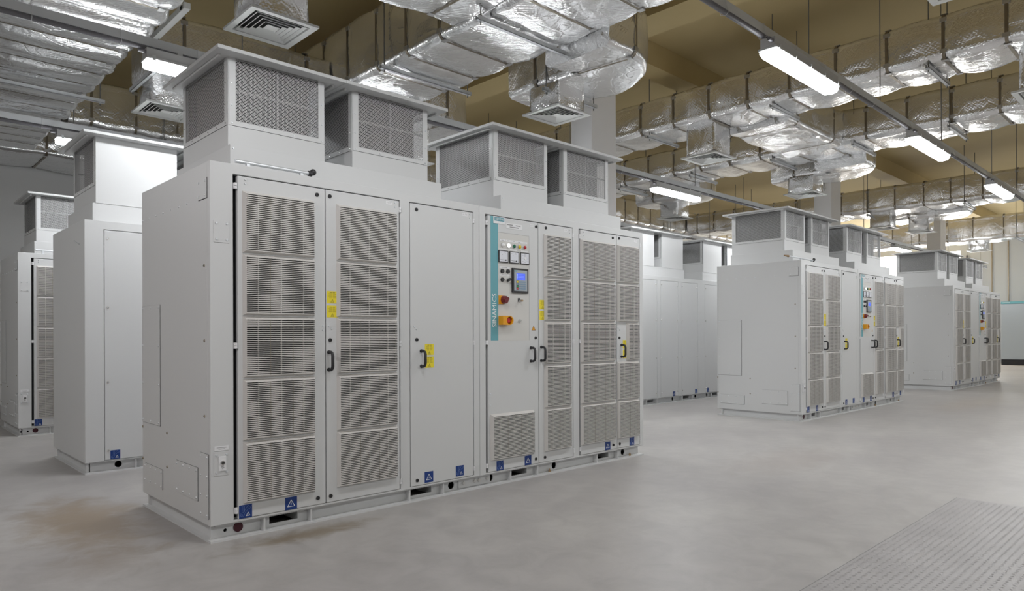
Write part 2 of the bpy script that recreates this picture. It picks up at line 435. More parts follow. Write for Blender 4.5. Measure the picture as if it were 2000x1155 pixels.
# base frame: channels facing outwards with fork pockets
b = MB()
forks = [(.38, .57), (1.455, 1.65), (2.475, 2.67), (3.607, 3.79)]
rounds = [(.183, .03), (1.841, .03), (2.249, .03), (3.014, .03), (4.016, .03)]
small = [(.035, .012), (.105, .011)]
holes = [rect(a, c, .035, .085) for a, c in forks] + [circle(x, .055, r) for x, r in rounds] + [circle(x, .05, r, 10) for x, r in small]
for yw, flip in ((.055, 0), (D - .055 - .008, 1)):
    b.plate(rect(.04, L - .04, .01, .095), holes, yw, yw + .008, 'paint')
b.box(0, L, 0, .063, 0, .012, 'paint'); b.box(.03, L - .03, .012, .063, .092, .10, 'paint')
b.box(0, L, D - .063, D, 0, .012, 'paint'); b.box(.03, L - .03, D - .063, D - .012, .092, .10, 'paint')
for xr in (.329, .642, 1.421, 1.731, 2.438, 2.762, 3.564, 3.88):
    b.box(xr - .005, xr + .005, .008, .056, .012, .092, 'paint'); b.box(xr - .005, xr + .005, D - .056, D - .008, .012, .092, 'paint')
for xs_, sg in ((0, 1), (L, -1)):
    xa, xb_ = (xs_ + .04, xs_ + .048) if sg > 0 else (xs_ - .048, xs_ - .04)
    b.box(xa, xb_, .055, D - .055, .01, .095, 'paint')
    xa, xb_ = (xs_, xs_ + .06) if sg > 0 else (xs_ - .06, xs_)
    b.box(xa, xb_, .063, D - .063, 0, .012, 'paint')
    xa, xb_ = (xs_ + .012, xs_ + .06) if sg > 0 else (xs_ - .06, xs_ - .012)
    b.box(xa, xb_, .063, D - .063, .092, .10, 'paint')
    b.box(xs_ + sg * .02, xs_ + sg * .045, .055, .075, .012, .095, 'paint')
    b.box(xs_ + sg * .02, xs_ + sg * .045, D - .075, D - .055, .012, .095, 'paint')
for a, c in forks:   # dark pockets behind the fork openings
    b.box(a - .01, a, .063, D - .07, .02, .09, 'paint'); b.box(c, c + .01, .063, D - .07, .02, .09, 'paint')
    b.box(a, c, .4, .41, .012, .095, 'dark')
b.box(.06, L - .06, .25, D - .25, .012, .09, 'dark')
base = b.build('base_frame', cab)
b = MB(); b.cyl((.183, .058, .055), (.183, .050, .055), .029, 'redcap'); b.build('hole_cap', base, label='dark red round cap')
b = MB(); b.box(1.906, 2.235, .042, .055, .022, .092, 'paint')
for x in (1.95, 2.065, 2.11, 2.20): b.cyl((x, .042, .06), (x, .028, .06), .014, 'panel', .012, 10)
b.build('joint_plate', base)
b = MB()
for x in (2.93, 4.10): b.cyl((x, .03, .012), (x, .03, .03), .012, 'brass', n=6); b.cyl((x, .03, .012), (x, .03, .04), .006, 'brass', n=8)
b.build('anchor_bolt', base, label='brass coloured anchor bolts')
b = MB()
for x0, w in ((.25, .2), (.95, .3), (2.3, .2), (3.2, .25)): pass

# carcass
b = MB()
op = [rect(.136, 1.335, .114, 2.19), rect(1.418, 2.03, .114, 2.19), rect(2.156, 3.216, .114, 2.19), rect(3.298, 4.232, .114, 2.19)]
b.plate(rect(0, 2.0885, ZB, H), op[:2], 0, .045, 'paint')
b.plate(rect(2.0915, L, ZB, H), op[2:], 0, .045, 'paint')
b.box(2.087, 2.093, .004, .03, ZB, H, 'gap')
b.box(0, .02, .045, D - .02, ZB, H, 'paint'); b.box(L - .02, L, .045, D - .02, ZB, H, 'paint')
b.box(.02, L - .02, .045, D - .02, H - .02, H, 'paint'); b.box(.02, L - .02, .045, D - .02, ZB, ZB + .02, 'paint')
bop = [(L - .716, L - .155), (L - 1.382, L - .834), (L - 2.046, L - 1.495), (L - 2.86, L - 2.304), (L - 3.5, L - 2.96), (L - 4.15, L - 3.6)]
b.plate(rect(0, L, ZB, H), [], D - .02, D - .012, 'paint')
b.plate(rect(0, L, ZB, H), [rect(a - .006, c + .006, .104, 2.174) for a, c in bop], D - .012, D, 'paint')
body = b.build('cabinet_body', cab, bevel=.005)
b = MB(); b.box(.03, L - .03, .046, .06, .11, 2.2, 'gap'); b.build('door_gap_sheet', body, label='black sheet standing in for shade behind the doors')  # black sheet paints the shade of the cabinet interior
# left side cover plates
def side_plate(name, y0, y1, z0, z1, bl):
    b = MB(); b.box(-.006, -.001, y0, y1, z0, z1, 'paint'); b.box(-.0015, .0, y0 - .003, y1 + .001, z0 - .003, z1 + .001, 'gap')  # dark underlay draws the shadow along the plate edges
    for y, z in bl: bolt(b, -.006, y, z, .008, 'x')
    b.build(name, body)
def gridb(y0, y1, z0, z1, ys, zs):
    i = .018; out = []
    for k in range(ys):
        for z in (z0 + i, z1 - i): out.append((y0 + i + (y1 - y0 - 2 * i) * k / (ys - 1), z))
    for k in range(1, zs - 1):
        for y in (y0 + i, y1 - i): out.append((y, z0 + i + (z1 - z0 - 2 * i) * k / (zs - 1)))
    return out
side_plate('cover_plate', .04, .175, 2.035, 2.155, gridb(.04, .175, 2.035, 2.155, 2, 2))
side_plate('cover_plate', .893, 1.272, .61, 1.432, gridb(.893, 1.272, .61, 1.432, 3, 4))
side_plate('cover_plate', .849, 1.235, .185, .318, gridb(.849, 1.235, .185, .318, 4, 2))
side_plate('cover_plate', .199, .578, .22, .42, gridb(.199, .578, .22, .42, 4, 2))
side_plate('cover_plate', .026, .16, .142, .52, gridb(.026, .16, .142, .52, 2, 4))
for y in (1.267, 1.122, .975, .827, .675, .524, .376):
    b = MB(); bolt(b, 0, y, 2.045, .008, 'x'); b.build('side_bolt', body)
for y, z in ((.088, 1.637), (.088, 1.19), (.09, .741), (1.28, .571), (.76, .574), (.76, .35), (1.278, .345)):
    b = MB(); bolt(b, 0, y, z, .010, 'x', 'strap'); b.build('side_bolt', body)
for k in range(5):
    b = MB(); bolt(b, L + .005, 1.10 - .045 * k, 2.05 + .012 * k, .006, 'x'); b.build('side_bolt', body)
# plates on the left front post
b = MB(); b.box(.022, .113, -.003, 0, 1.772, 1.902, 'paint')
for x in (.037, .098):
    for z in (1.79, 1.885): bolt(b, x, -.003, z)
b.build('cover_plate', body)
b = MB(); b.box(.019, .107, -.003, 0, .394, .533, 'paint')
for x in (.033, .093):
    for z in (.412, .515): bolt(b, x, -.003, z)
b.box(.045, .088, -.010, -.003, .422, .507, 'white'); b.cyl((.066, -.010, .468), (.066, -.016, .468), .014, 'chrome')
b.box(.0645, .0675, -.019, -.016, .452, .484, 'ink'); b.box(.058, .075, -.019, -.016, .464, .472, 'ink')
for z, w in ((.446, .007), (.440, .010), (.434, .004)): b.box(.066 - w, .066 + w, -.0106, -.010, z - .001, z + .001, 'ink')
b.build('key_switch', body)
b = MB(); b.box(.021, .105, -.003, 0, .540, .568, 'white'); b.box(.035, .092, -.0035, -.003, .556, .559, 'greyink'); b.box(.045, .082, -.0035, -.003, .548, .551, 'greyink')
b.build('engraved_tag', body)

# louvre grille module
SL = 29
def grille(parent, x0, x1, z0, z1, cols=3, n=SL):
    b = MB(); yb, yf = -.004, -.034
    ix0, ix1, iz0, iz1 = x0 + .014, x1 - .014, z0 + .012, z1 - .020
    b.frustum((x0, x1, z0, z1), yb, (ix0, ix1, iz0, iz1), yf, 'grille', cap=False)
    b.add([(ix0, -.012, iz0), (ix1, -.012, iz0), (ix1, -.012, iz1), (ix0, -.012, iz1)], [(0, 1, 2, 3)], 'dark')
    p = (iz1 - iz0) / n
    for k in range(n):
        za = iz0 + k * p
        b.box(ix0, ix1, yf, -.013, za, za + p * .50, 'grille')
    for c in range(cols):
        w = (ix1 - ix0) / cols
        xm = ix0 + (c + .5) * w
        b.box(xm - .0015, xm + .0015, yf + .003, -.015, iz0, iz1, 'grille')
        if c:
            xs = ix0 + c * w; b.box(xs - .001, xs + .001, yf - .0006, yf + .001, iz0, iz1, 'strap')
    b.build('louver_grille', parent)
def lock(parent, x, z):
    b = MB(); b.cyl((x, -.004, z), (x, -.011, z), .0135, 'black', .012, 14); b.cyl((x, -.011, z), (x, -.012, z), .006, 'dark', n=8); b.build('lock', parent)
def handle(parent, x, z0, z1):
    b = MB(); r = .0105
    pts = [(x, -.004, z1 - .012), (x, -.032, z1 - .012), (x, -.048, z1 - .018), (x, -.056, z1 - .034), (x, -.056, z0 + .034), (x, -.048, z0 + .018), (x, -.032, z0 + .012), (x, -.004, z0 + .012)]
    b.tube(pts, r, 'black', 8)
    for z in (z1 - .012, z0 + .012): b.cyl((x, -.004, z), (x, -.010, z), .013, 'black', n=12)
    b.build('handle', parent)
def hinge(parent, x, z):
    b = MB()
    for dz in (-.018, .001): b.cyl((x, -.002, z + dz), (x, -.002, z + dz + .017), .009, 'white', n=10)
    b.box(x - .012, x + .014, .000, .006, z - .018, z + .018, 'white'); b.build('hinge', parent)
def tri_ring(b, cx, z0, w, h, t, y, mn):
    o = [(cx - w / 2, z0), (cx + w / 2, z0), (cx, z0 + h)]
    gx, gz = cx, z0 + h / 3
    k = 1 - t
    i = [(gx + (x - gx) * k, gz + (z - gz) * k) for x, z in o]
    b.ring(o, i, y, mn)
def bolt_sign(b, cx, z0, h, y, mn):
    b.add([(cx + .12 * h, y, z0 + h), (cx - .18 * h, y, z0 + .45 * h), (cx + .02 * h, y, z0 + .5 * h), (cx - .08 * h, y, z0), (cx + .2 * h, y, z0 + .6 * h), (cx, y, z0 + .58 * h)], [(0, 1, 2, 5), (2, 3, 4, 5)], mn)
def yellow(parent, x0, z0, w=.082, h=.08, seed=0):
    b = MB(); b.box(x0, x0 + w, -.0048, -.004, z0, z0 + h, 'yellow'); y = -.0052
    b.box(x0 + .28 * w, x0 + .48 * w, y, -.0048, z0 + .87 * h, z0 + .90 * h, 'ink'); b.box(x0 + .53 * w, x0 + .75 * w, y, -.0048, z0 + .87 * h, z0 + .90 * h, 'ink')
    rr = random.Random(seed)
    for k in range(7):
        zz = z0 + h * (.80 - .06 * k); a = .1 + .14 * rr.random(); c = .88 - .16 * rr.random()
        b.box(x0 + a * w, x0 + .47 * w, y, -.0048, zz, zz + .018 * h, 'yellowink'); b.box(x0 + .53 * w, x0 + c * w, y, -.0048, zz, zz + .018 * h, 'yellowink')
    tri_ring(b, x0 + w / 2, z0 + .07 * h, .32 * w, .27 * h, .25, y, 'ink'); bolt_sign(b, x0 + w / 2, z0 + .10 * h, .15 * h, y, 'ink')
    b.build('warning_sticker', parent, label='yellow warning sticker with small print')
def blue_warn(parent, x0, z0, s=.08):
    b = MB(); b.box(x0, x0 + s, -.0048, -.004, z0, z0 + s, 'blue'); y = -.0053
    tri_ring(b, x0 + s / 2, z0 + .24 * s, .66 * s, .56 * s, .22, y, 'letter'); bolt_sign(b, x0 + s / 2, z0 + .32 * s, .26 * s, y, 'letter')
    b.build('warning_sticker', parent, label='blue sticker with white warning triangle')
def blue_tool(parent, x0, z0, s=.08):
    b = MB(); b.box(x0, x0 + s, -.0048, -.004, z0, z0 + s, 'blue'); y = -.0056
    def ln(pts):
        b.tube([(x0 + px * s, y, z0 + pz * s) for px, pz in pts], .0006, 'paleblue', 4)
    ln([(.28, .95), (.28, .5)]); ln([(.4, .95), (.4, .45)])
    ln([(.30, .42), (.62, .86), (.72, .93), (.80, .84), (.74, .74), (.42, .36)]); ln([(.76, .62), (.86, .70), (.94, .92)])
    ln([(.24 + .16 * math.cos(t * .5236), .28 + .16 * math.sin(t * .5236)) for t in range(13)])
    ln([(.20 + .07 * math.cos(t * .5236), .25 + .07 * math.sin(t * .5236)) for t in range(13)])
    tri_ring(b, x0 + .68 * s, z0 + .14 * s, .34 * s, .30 * s, .3, y, 'letter'); bolt_sign(b, x0 + .68 * s, z0 + .17 * s, .15 * s, y, 'letter')
    b.build('instruction_sticker', parent, label='blue sticker with line drawing of clamp')
def id_tag(parent, x0, x1, z, txt):
    b = MB(); b.box(x0, x1, -.0048, -.004, z - .0115, z + .0115, 'white')
    b.text(txt, .018, lambda u, v: ((x0 + x1) / 2 + u, -.0053, z + v), 'greyink', width=(x1 - x0) * .82)
    b.build('identification_tag', parent)
def screws(parent, pts):
    for x, z in pts:
        b = MB(); bolt(b, x, -.004, z, .007); b.build('screw', parent)
def door(x0, x1, hinge_side, z0=.116, z1=2.183):
    b = MB(); b.box(x0, x1, -.004, .03, z0, z1, 'paint'); o = b.build('door', cab, bevel=.004)
    for z in (2.12, 1.16, .17): hinge(o, x0 - .012 if hinge_side < 0 else x1 + .010, z)
    return o
mods = [(1.722, 2.096), (1.343, 1.715), (.964, 1.337), (.585, .957), (.205, .578)]
d1 = door(.162, .740, -1)
for z0, z1 in mods: grille(d1, .190, .662, z0, z1)
for z in (2.139, .158): lock(d1, .683, z)
blue_tool(d1, .165, .117); blue_warn(d1, .457, .116); screws(d1, [(.21, 2.14), (.21, 2.165), (.722, 1.283), (.722, 1.255)])
d2 = door(.746, 1.325, 1)
for z0, z1 in mods: grille(d2, .822, 1.300, z0, z1)
for z in (2.141, 1.189, .157): lock(d2, .775, z)
handle(d2, .765, .982, 1.122); yellow(d2, .751, 1.432, .082, .082, 1); yellow(d2, .751, 1.339, .082, .079, 2)
id_tag(d2, 1.214, 1.269, 2.158, '+1.TC'); screws(d2, [(1.29, 2.165), (1.29, 2.135), (.765, 1.283), (.785, 1.265)])
d3 = door(1.422, 2.020, 1)
for z in (2.14, 1.187, .155): lock(d3, 1.477, z)
handle(d3, 1.517, .979, 1.116); yellow(d3, 1.55, 1.072, .082, .082, 3); yellow(d3, 1.55, .978, .082, .082, 4)
blue_warn(d3, 1.544, .126); blue_tool(d3, 1.84, .131); id_tag(d3, 1.912, 1.967, 2.158, '+1.TC'); screws(d3, [(1.99, 2.165), (1.99, 2.135), (1.455, 1.283), (1.475, 1.265)])
d4 = door(2.180, 2.757, -1)
grille(d4, 2.200, 2.693, .205, .580)
for x, z in ((2.733, 2.147), (2.723, 1.194), (2.722, .157)): lock(d4, x, z)
handle(d4, 2.665, .985, 1.122); blue_tool(d4, 2.265, .116, .078); blue_warn(d4, 2.587, .117, .08); id_tag(d4, 2.655, 2.708, 2.152, '+1.CC')
screws(d4, [(2.20, .745), (2.20, .655)])
d5 = door(2.763, 3.205, 1)
for z0, z1 in mods: grille(d5, 2.829, 3.168, z0, z1, 2)
for x, z in ((2.855, 2.15), (2.835, .157)): lock(d5, x, z)
handle(d5, 2.791, .985, 1.125); yellow(d5, 2.772, 1.441, .078, .08, 5); yellow(d5, 2.772, 1.348, .078, .08, 6)
id_tag(d5, 3.085, 3.14, 2.155, '+1.PC'); screws(d5, [(3.17, 2.165), (3.17, 2.135)])
d6 = door(3.316, 3.850, -1)
for z0, z1 in mods: grille(d6, 3.309, 3.812, z0, z1)
for z in (2.151, .157): lock(d6, 3.792, z)
blue_warn(d6, 3.667, .117); screws(d6, [(3.36, 2.165), (3.36, 2.135)])
d7 = door(3.856, 4.222, 1)
for k, (z0, z1) in enumerate(mods): grille(d7, 4.002 if k == 2 else 3.852, 4.198, z0, z1, 1 if k == 2 else 2)
for z in (2.156, 1.188, .157): lock(d7, 3.892, z)
handle(d7, 3.922, .992, 1.130); yellow(d7, 3.948, 1.082, .082, .085, 7); yellow(d7, 3.948, .988, .082, .085, 8)
blue_tool(d7, 4.051, .122, .077); id_tag(d7, 4.13, 4.185, 2.155, '+1.PC'); screws(d7, [(3.877, 1.283), (3.897, 1.265)])

# control panel on the fourth door
b = MB(); b.box(2.208, 2.288, -.0052, -.004, 1.176, 2.181, 'teal')
b.text('SINAMICS', .062, lambda u, v: (2.248 - v, -.0058, 1.419 + u), 'letter', width=.272)
b.build('brand_stripe', d4, label='teal stripe with upright white lettering')
b = MB(); b.box(2.237, 2.364, -.0075, -.004, 2.125, 2.183, 'white'); b.box(2.249, 2.357, -.0085, -.0075, 2.146, 2.178, 'tealdark')
b.text('SIEMENS', .026, lambda u, v: (2.303 + u, -.0092, 2.162 + v), 'letter', width=.092)
b.build('name_plate', d4, label='white and teal maker plate')
b = MB(); b.box(2.379, 2.566, -.006, -.004, 2.098, 2.142, 'white')
for x0, x1, z in ((2.39, 2.455, 2.129), (2.49, 2.545, 2.129), (2.42, 2.525, 2.112)): b.box(x0, x1, -.0065, -.006, z - .004, z + .004, 'greyink')
b.build('engraved_tag', d4)
b = MB(); b.box(2.290, 2.645, -.0048, -.004, 1.174, 2.058, 'panel'); b.box(2.29, 2.6475, -.0049, -.004, 2.056, 2.0585, 'greyink'); b.box(2.645, 2.6475, -.0049, -.004, 1.174, 2.058, 'greyink')
b.build('panel_sheet', d4)
for x, mn in ((2.339, 'whitel'), (2.404, 'lit'), (2.468, 'greenl'), (2.531, 'yellowl'), (2.593, 'redl')):
    b = MB(); b.cyl((x, -.0048, 1.956), (x, -.012, 1.956), .0185, 'chrome', n=18); b.ball((x, -.012, 1.956), .0165, mn, 8, (1, .6, 1))
    b.box(x - .03, x + .03, -.0060, -.0048, 1.988, 2.003, 'white'); b.box(x - .015, x + .012, -.0064, -.006, 1.994, 1.997, 'greyink')
    b.build('indicator_lamp', d4, label={'whitel': 'clear unlit', 'lit': 'white lit', 'greenl': 'green', 'yellowl': 'yellow', 'redl': 'red'}[mn] + ' indicator lamp')
for k, x in enumerate((2.291, 2.413, 2.537)):
    b = MB(); b.box(x, x + .105, -.014, -.0048, 1.813, 1.911, 'black'); b.box(x + .007, x + .098, -.0146, -.014, 1.820, 1.904, 'meterface')
    if k < 2:
        b.box(x + .015, x + .080, -.015, -.0146, 1.832, 1.8345, 'ink'); b.cyl((x + .076, -.0146, 1.833), (x + .076, -.0165, 1.833), .006, 'ink', n=10)
        for u, v in ((.012, .072), (.055, .073), (.028, .055), (.06, .067)): b.box(x + .007 + u, x + .013 + u, -.015, -.0146, 1.82 + v, 1.823 + v, 'greyink')
    else:
        b.box(x + .050, x + .0525, -.015, -.0146, 1.868, 1.893, 'ink'); b.cyl((x + .052, -.0146, 1.863), (x + .052, -.020, 1.863), .012, 'white', n=14)
        for t in range(8):
            u, v = .034 * math.cos(t * PI / 4), .034 * math.sin(t * PI / 4); b.box(x + .052 + u - .003, x + .052 + u + .003, -.015, -.0146, 1.862 + v - .002, 1.862 + v + .002, 'greyink')
    b.box(x + .012, x + .092, -.0060, -.0048, 1.917, 1.928, 'white')
    b.build('panel_meter', d4)
for x, z in ((2.333, 1.742), (2.396, 1.743), (2.333, 1.672)):
    b = MB(); b.cyl((x, -.0048, z), (x, -.018, z), .0185, 'black', .016, 18); b.build('push_button', d4, label='round black push button')
b = MB(); b.cyl((2.396, -.0048, 1.672), (2.396, -.016, 1.672), .019, 'chrome', n=18); b.obox((2.396, -.024, 1.672), (.016, 0, .010), (0, .009, 0), (-.004, 0, .007), 'black'); b.build('selector_switch', d4, label='chrome ringed black selector switch')
for z in (1.773, 1.712):
    b = MB(); b.box(2.302, 2.42, -.006, -.0048, z - .008, z + .008, 'white'); b.box(2.33, 2.39, -.0064, -.006, z - .002, z + .002, 'greyink'); b.build('engraved_tag', d4)
b = MB(); b.box(2.439, 2.624, -.020, -.0048, 1.571, 1.774, 'black'); b.box(2.456, 2.608, -.0215, -.020, 1.587, 1.759, 'hmi')
b.box(2.460, 2.484, -.022, -.0215, 1.745, 1.755, 'teal')
o = b.build('operator_panel', d4, bevel=.003)
b = MB(); b.box(2.481, 2.582, -.0225, -.0215, 1.676, 1.733, 'screen')
for k in range(4): b.box(2.483, 2.492, -.0232, -.0225, 1.683 + .012 * k, 1.691 + .012 * k, 'screenline'); b.box(2.497, 2.57, -.0232, -.0225, 1.686 + .012 * k, 1.6872 + .012 * k, 'screenline')
b.build('display_screen', d4, label='lit blue display screen')
b = MB()
b.box(2.480, 2.504, -.0225, -.0215, 1.597, 1.671, 'black')
for k, mn in enumerate(('redk', 'greenk', 'key', 'yellowk')): b.box(2.483, 2.501, -.0235, -.0225, 1.599 + .018 * k, 1.614 + .018 * k, mn)
for i in range(4):
    for k in range(4): b.box(2.509 + .021 * i, 2.526 + .021 * i, -.0225, -.0215, 1.600 + .018 * k, 1.613 + .018 * k, 'key')
b.build('key_pad', d4, label='grey blue key pad with red, green and yellow keys')
b = MB(); b.box(2.292, 2.352, -.012, -.0048, 1.472, 1.541, 'orange'); b.cyl((2.344, -.012, 1.507), (2.344, -.040, 1.507), .034, 'darkred', .030, 20); b.obox((2.344, -.046, 1.507), (.024, 0, .012), (0, .008, 0), (-.004, 0, .009), 'darkred'); b.build('main_switch', d4, label='dark red rotary switch on yellow plate')
b = MB(); b.cyl((2.367, -.0048, 1.339), (2.367, -.030, 1.339), .022, 'redp', n=16); b.cyl((2.367, -.030, 1.339), (2.367, -.048, 1.339), .024, 'redp', .020, 18)
hood = [(2.292, 1.303)] + [(2.292, 1.372)] + [(2.352 + .055 * math.sin(t * PI / 12), 1.338 + .037 * math.cos(t * PI / 12)) for t in range(0, 13)]
hood = [(2.292, 1.303), (2.292, 1.375), (2.367, 1.375)] + [(2.367 + .043 * math.sin(t * PI / 8), 1.338 + .037 * math.cos(t * PI / 8)) for t in range(1, 8)] + [(2.367, 1.301)]
hin = [(2.367 + .032 * math.cos(2 * PI * t / 18), 1.338 + .031 * math.sin(2 * PI * t / 18)) for t in range(18)]
b.plate(hood, [hin], -.060, -.0048, 'orange')
b.build('emergency_stop', d4, label='red stop button in yellow collar')
b = MB(); b.box(2.512, 2.538, -.006, -.0048, 1.497, 1.527, 'black'); b.cyl((2.530, -.006, 1.505), (2.530, -.030, 1.505), .012, 'chrome', n=12); b.cyl((2.530, -.03, 1.505), (2.530, -.045, 1.505), .008, 'brass', n=10); b.build('key_lock', d4, label='small key lock with key')
b = MB(); b.cyl((2.528, -.0048, 1.337), (2.528, -.02, 1.337), .014, 'chrome', .011, 12); b.build('reset_button', d4, label='small bright round button')
b = MB(); tri = [(2.675, 1.258), (2.723, 1.258), (2.699, 1.299)]; b.plate(tri, [], -.0048, -.004, 'orange'); tri_ring(b, 2.699, 1.2585, .048, .040, .16, -.0053, 'ink'); bolt_sign(b, 2.699, 1.264, .02, -.0054, 'ink'); b.build('warning_sticker', d4, label='orange warning triangle sticker')

# bolted panels on the back
for k, (a, c) in enumerate(bop):
    b = MB(); b.box(a, c, D - .012, D - .001, .11, 2.168, 'paint'); p = b.build('rear_panel', cab, bevel=.003)
    for x in (a + .025, c - .025):
        for z in (.193, .807, 1.477, 2.097):
            b = MB(); b.cyl((x, D - .001, z), (x, D + .004, z), .011, 'chrome', .008, 10); b.cyl((x, D - .001, z), (x, D + .0005, z), .016, 'panel', n=12); b.build('panel_bolt', p)
    def flip_stk(fn, xx):
        fn(p, 0, .113)
        o = p.children[-1] if False else None
    s = .08
    xr = {0: c - .042 - s, 1: a + .10, 2: a + .02, 3: c - .06 - s, 4: a + .08, 5: a + .05}[k]
    before = set(bpy.data.objects)
    (blue_tool if k in (0, 2, 3) else blue_warn)(p, -s / 2, .113)
    o = [q for q in bpy.data.objects if q not in before][0]
    o.rotation_euler = (0, 0, PI); o.location = (xr + s / 2, D - .0048, 0)

# plinths and ventilation hoods on top
def hood_box(x0, x1):
    y0, y1, z0, zm, z1 = .352, 1.158, 2.424, 2.586, 3.028
    b = MB()
    b.box(x0, x1, y0, y0 + .02, z0, zm, 'paint'); b.box(x0, x0 + .02, y0 + .02, y1, z0, zm, 'paint'); b.box(x1 - .02, x1, y0 + .02, y1, z0, zm, 'paint')
    b.box(x0, x1, y1, y1 + .018, z0, z1, 'paint')
    for xa in (x0, x1 - .03):
        b.box(xa, xa + .03, y0, y0 + .03, zm, z1, 'paint')
    b.box(x0 + .002, x1 - .002, y0 + .04, y1, z0 + .02, z0 + .03, 'hoodin')
    b.box((x0 + x1) / 2 - .006, (x0 + x1) / 2 + .006, y0 + .012, y0 + .03, zm, z1, 'bar'); b.box(x0 + .03, x1 - .03, y0 + .012, y0 + .03, 2.817, 2.829, 'bar')
    b.box(x0 + .021, x0 + .024, y0 + .021, y1, z0, zm - .004, 'hoodin'); b.box(x1 - .024, x1 - .021, y0 + .021, y1, z0, zm - .004, 'hoodin')
    b.box(x0 + .03, x1 - .03, y1 - .004, y1 - .001, z0 + .03, z1, 'hoodin'); b.box(x0 + .01, x1 - .01, y0 + .02, y1, z1 - .012, z1 - .004, 'hoodin')
    # black block added to make the hood look unlit through the mesh
    b.box(x0 + .07, x1 - .07, y0 + .09, y1 - .06, z0 + .03, z1 - .03, 'hoodin')
    h = b.build('ventilation_hood', cab, bevel=.003)
    def screen(kind):
        f = MB(); s = MB(); t = .046; zb, zt = 2.618, 3.026
        if kind == 'f':
            f.plate(rect(x0 + .006, x1 - .006, zm + .002, z1), [rect(x0 + t + .004, x1 - t - .004, zb, zt)], y0 - .004, y0, 'paint')
            s.add([(x0 + t, y0 + .001, zb - .004), (x1 - t, y0 + .001, zb - .004), (x1 - t, y0 + .001, zt + .002), (x0 + t, y0 + .001, zt + .002)], [(0, 1, 2, 3)], 'mesh')
            for k in range(4): bolt(f, x0 + .025 + (x1 - x0 - .05) * k / 3, y0 - .004, zm + .016, .006)
            for z in (2.72, 2.86):
                for x in (x0 + .022, x1 - .022): bolt(f, x, y0 - .004, z, .006)
        else:
            xx, sg = (x0, -1) if kind == 'l' else (x1, 1)
            g = MB(); g.plate(rect(y0 + .012, y1 - .004, zm + .002, z1), [rect(y0 + t + .004, y1 - t, zb, zt)], -.004, 0, 'paint')
            f.add([(xx + (p[1] if sg < 0 else -p[1]), p[0], p[2]) for p in g.v], g.f, 'paint')
            s.add([(xx - sg * .001, y0 + t, zb - .004), (xx - sg * .001, y1 - t + .004, zb - .004), (xx - sg * .001, y1 - t + .004, zt + .002), (xx - sg * .001, y0 + t, zt + .002)], [(0, 1, 2, 3)], 'mesh')
            for k in range(6):
                y = y0 + .03 + (y1 - y0 - .06) * k / 5; f.cyl((xx + sg * .004, y, zm + .016), (xx + sg * .009, y, zm + .016), .006, 'chrome', .004, 8)
            for z in (2.72, 2.86):
                for y in (y0 + .03, y1 - .02): f.cyl((xx + sg * .004, y, z), (xx + sg * .009, y, z), .006, 'chrome', .004, 8)
        f.build('screen_frame', h); s.build('mesh_screen', h)
    for k in 'flr': screen(k)
def plinth(x0, x1):
    b = MB(); b.box(x0, x1, .21, 1.172, H, 2.424, 'paint')
    for z in (2.275, 2.40): bolt(b, x0 + .02, .21, z, .006)
    b.build('hood_plinth', cab, bevel=.004)
def roof(x0, x1):
    b = MB(); b.box(x0, x1, .245, 1.276, 3.026, 3.05, 'paint')
    b.box(x0 + .04, x0 + .055, .34, 1.2, 3.010, 3.026, 'paint'); b.box(x1 - .055, x1 - .04, .34, 1.2, 3.010, 3.026, 'paint')
    b.build('hood_roof', cab, bevel=.002)
for x0, x1, r0, r1, p0, p1 in ((.247, .934, .143, 1.048, .204, 1.876), (1.16, 1.848, 1.0495, 1.975, None, None),
                               (2.565, 3.256, 2.462, 3.366, 2.52, 4.20), (3.482, 4.176, 3.3675, 4.292, None, None)):
    if p0 is not None: plinth(p0, p1)
    hood_box(x0, x1); roof(r0, r1)

X0, Y0, YB, XB = 1.5324, 4.1468, 6.9863, 1.5062
NAMES = [
    (X0, Y0, 0, 'large grey drive cabinet nearest the camera with lit blue display'),
    (X0 + 8.007, Y0, 0, 'grey drive cabinet in the middle distance, second along the front row'),
    (17.017, Y0, 0, 'smallest grey drive cabinet, last of the front row before the far wall'),
    (XB + L, YB + D, PI, 'grey drive cabinet showing its plain bolted back just left of the nearest cabinet'),
    (XB + 8.0 + L, YB + D, PI, 'grey drive cabinet back with bolted panels seen between the two front row cabinets'),
    (1.50, 10.24, 0, 'dim grey drive cabinet with louvred door cut by the left picture edge'),
]
GR = 'drive cabinets standing in rows'
for i, (x, y, rz, lab) in enumerate(NAMES):
    o = cab if i == 0 else copy_tree(cab)
    o.location = (x, y, 0); o.rotation_euler = (0, 0, rz); tag(o, lab, 'drive cabinet', GR)

# operating rods lying on the cabinet tops
def rod_thing(x, y, ln, tip, lab):
    t = thing('operating_rod', lab, 'rod', (x, y, H + .052), 0, 'rods lying on cabinet tops')
    b = MB(); b.cyl((0, 0, 0), (ln, 0, 0), .011, 'galv', n=12); b.build('shaft', t)
    for xr in (ln - .42, ln - .06): b = MB(); b.box(xr - .01, xr + .01, -.012, .012, -.052, -.008, 'galv'); b.build('rest', t)
    b = MB(); b.cyl((ln - .01, 0, 0), (ln + .015, 0, 0), .018, 'black', n=14); b.ball((ln + .025, 0, .012), .022, 'black', 8); b.build('knob', t, label='black ball knob')
    if tip: b = MB(); b.cyl((0, 0, 0), (-.13, 0, 0), .016, 'wood', .008, 12); b.build('wooden_tip', t, label='brown wooden tip')
rod_thing(X0 + .20, Y0 + .127, .5, 0, 'steel rod with black knob lying on top of the nearest cabinet')
rod_thing(X0 + 8.007 - .12, Y0 + .127, .82, 1, 'steel rod with brown tip lying on top of the second front cabinet')
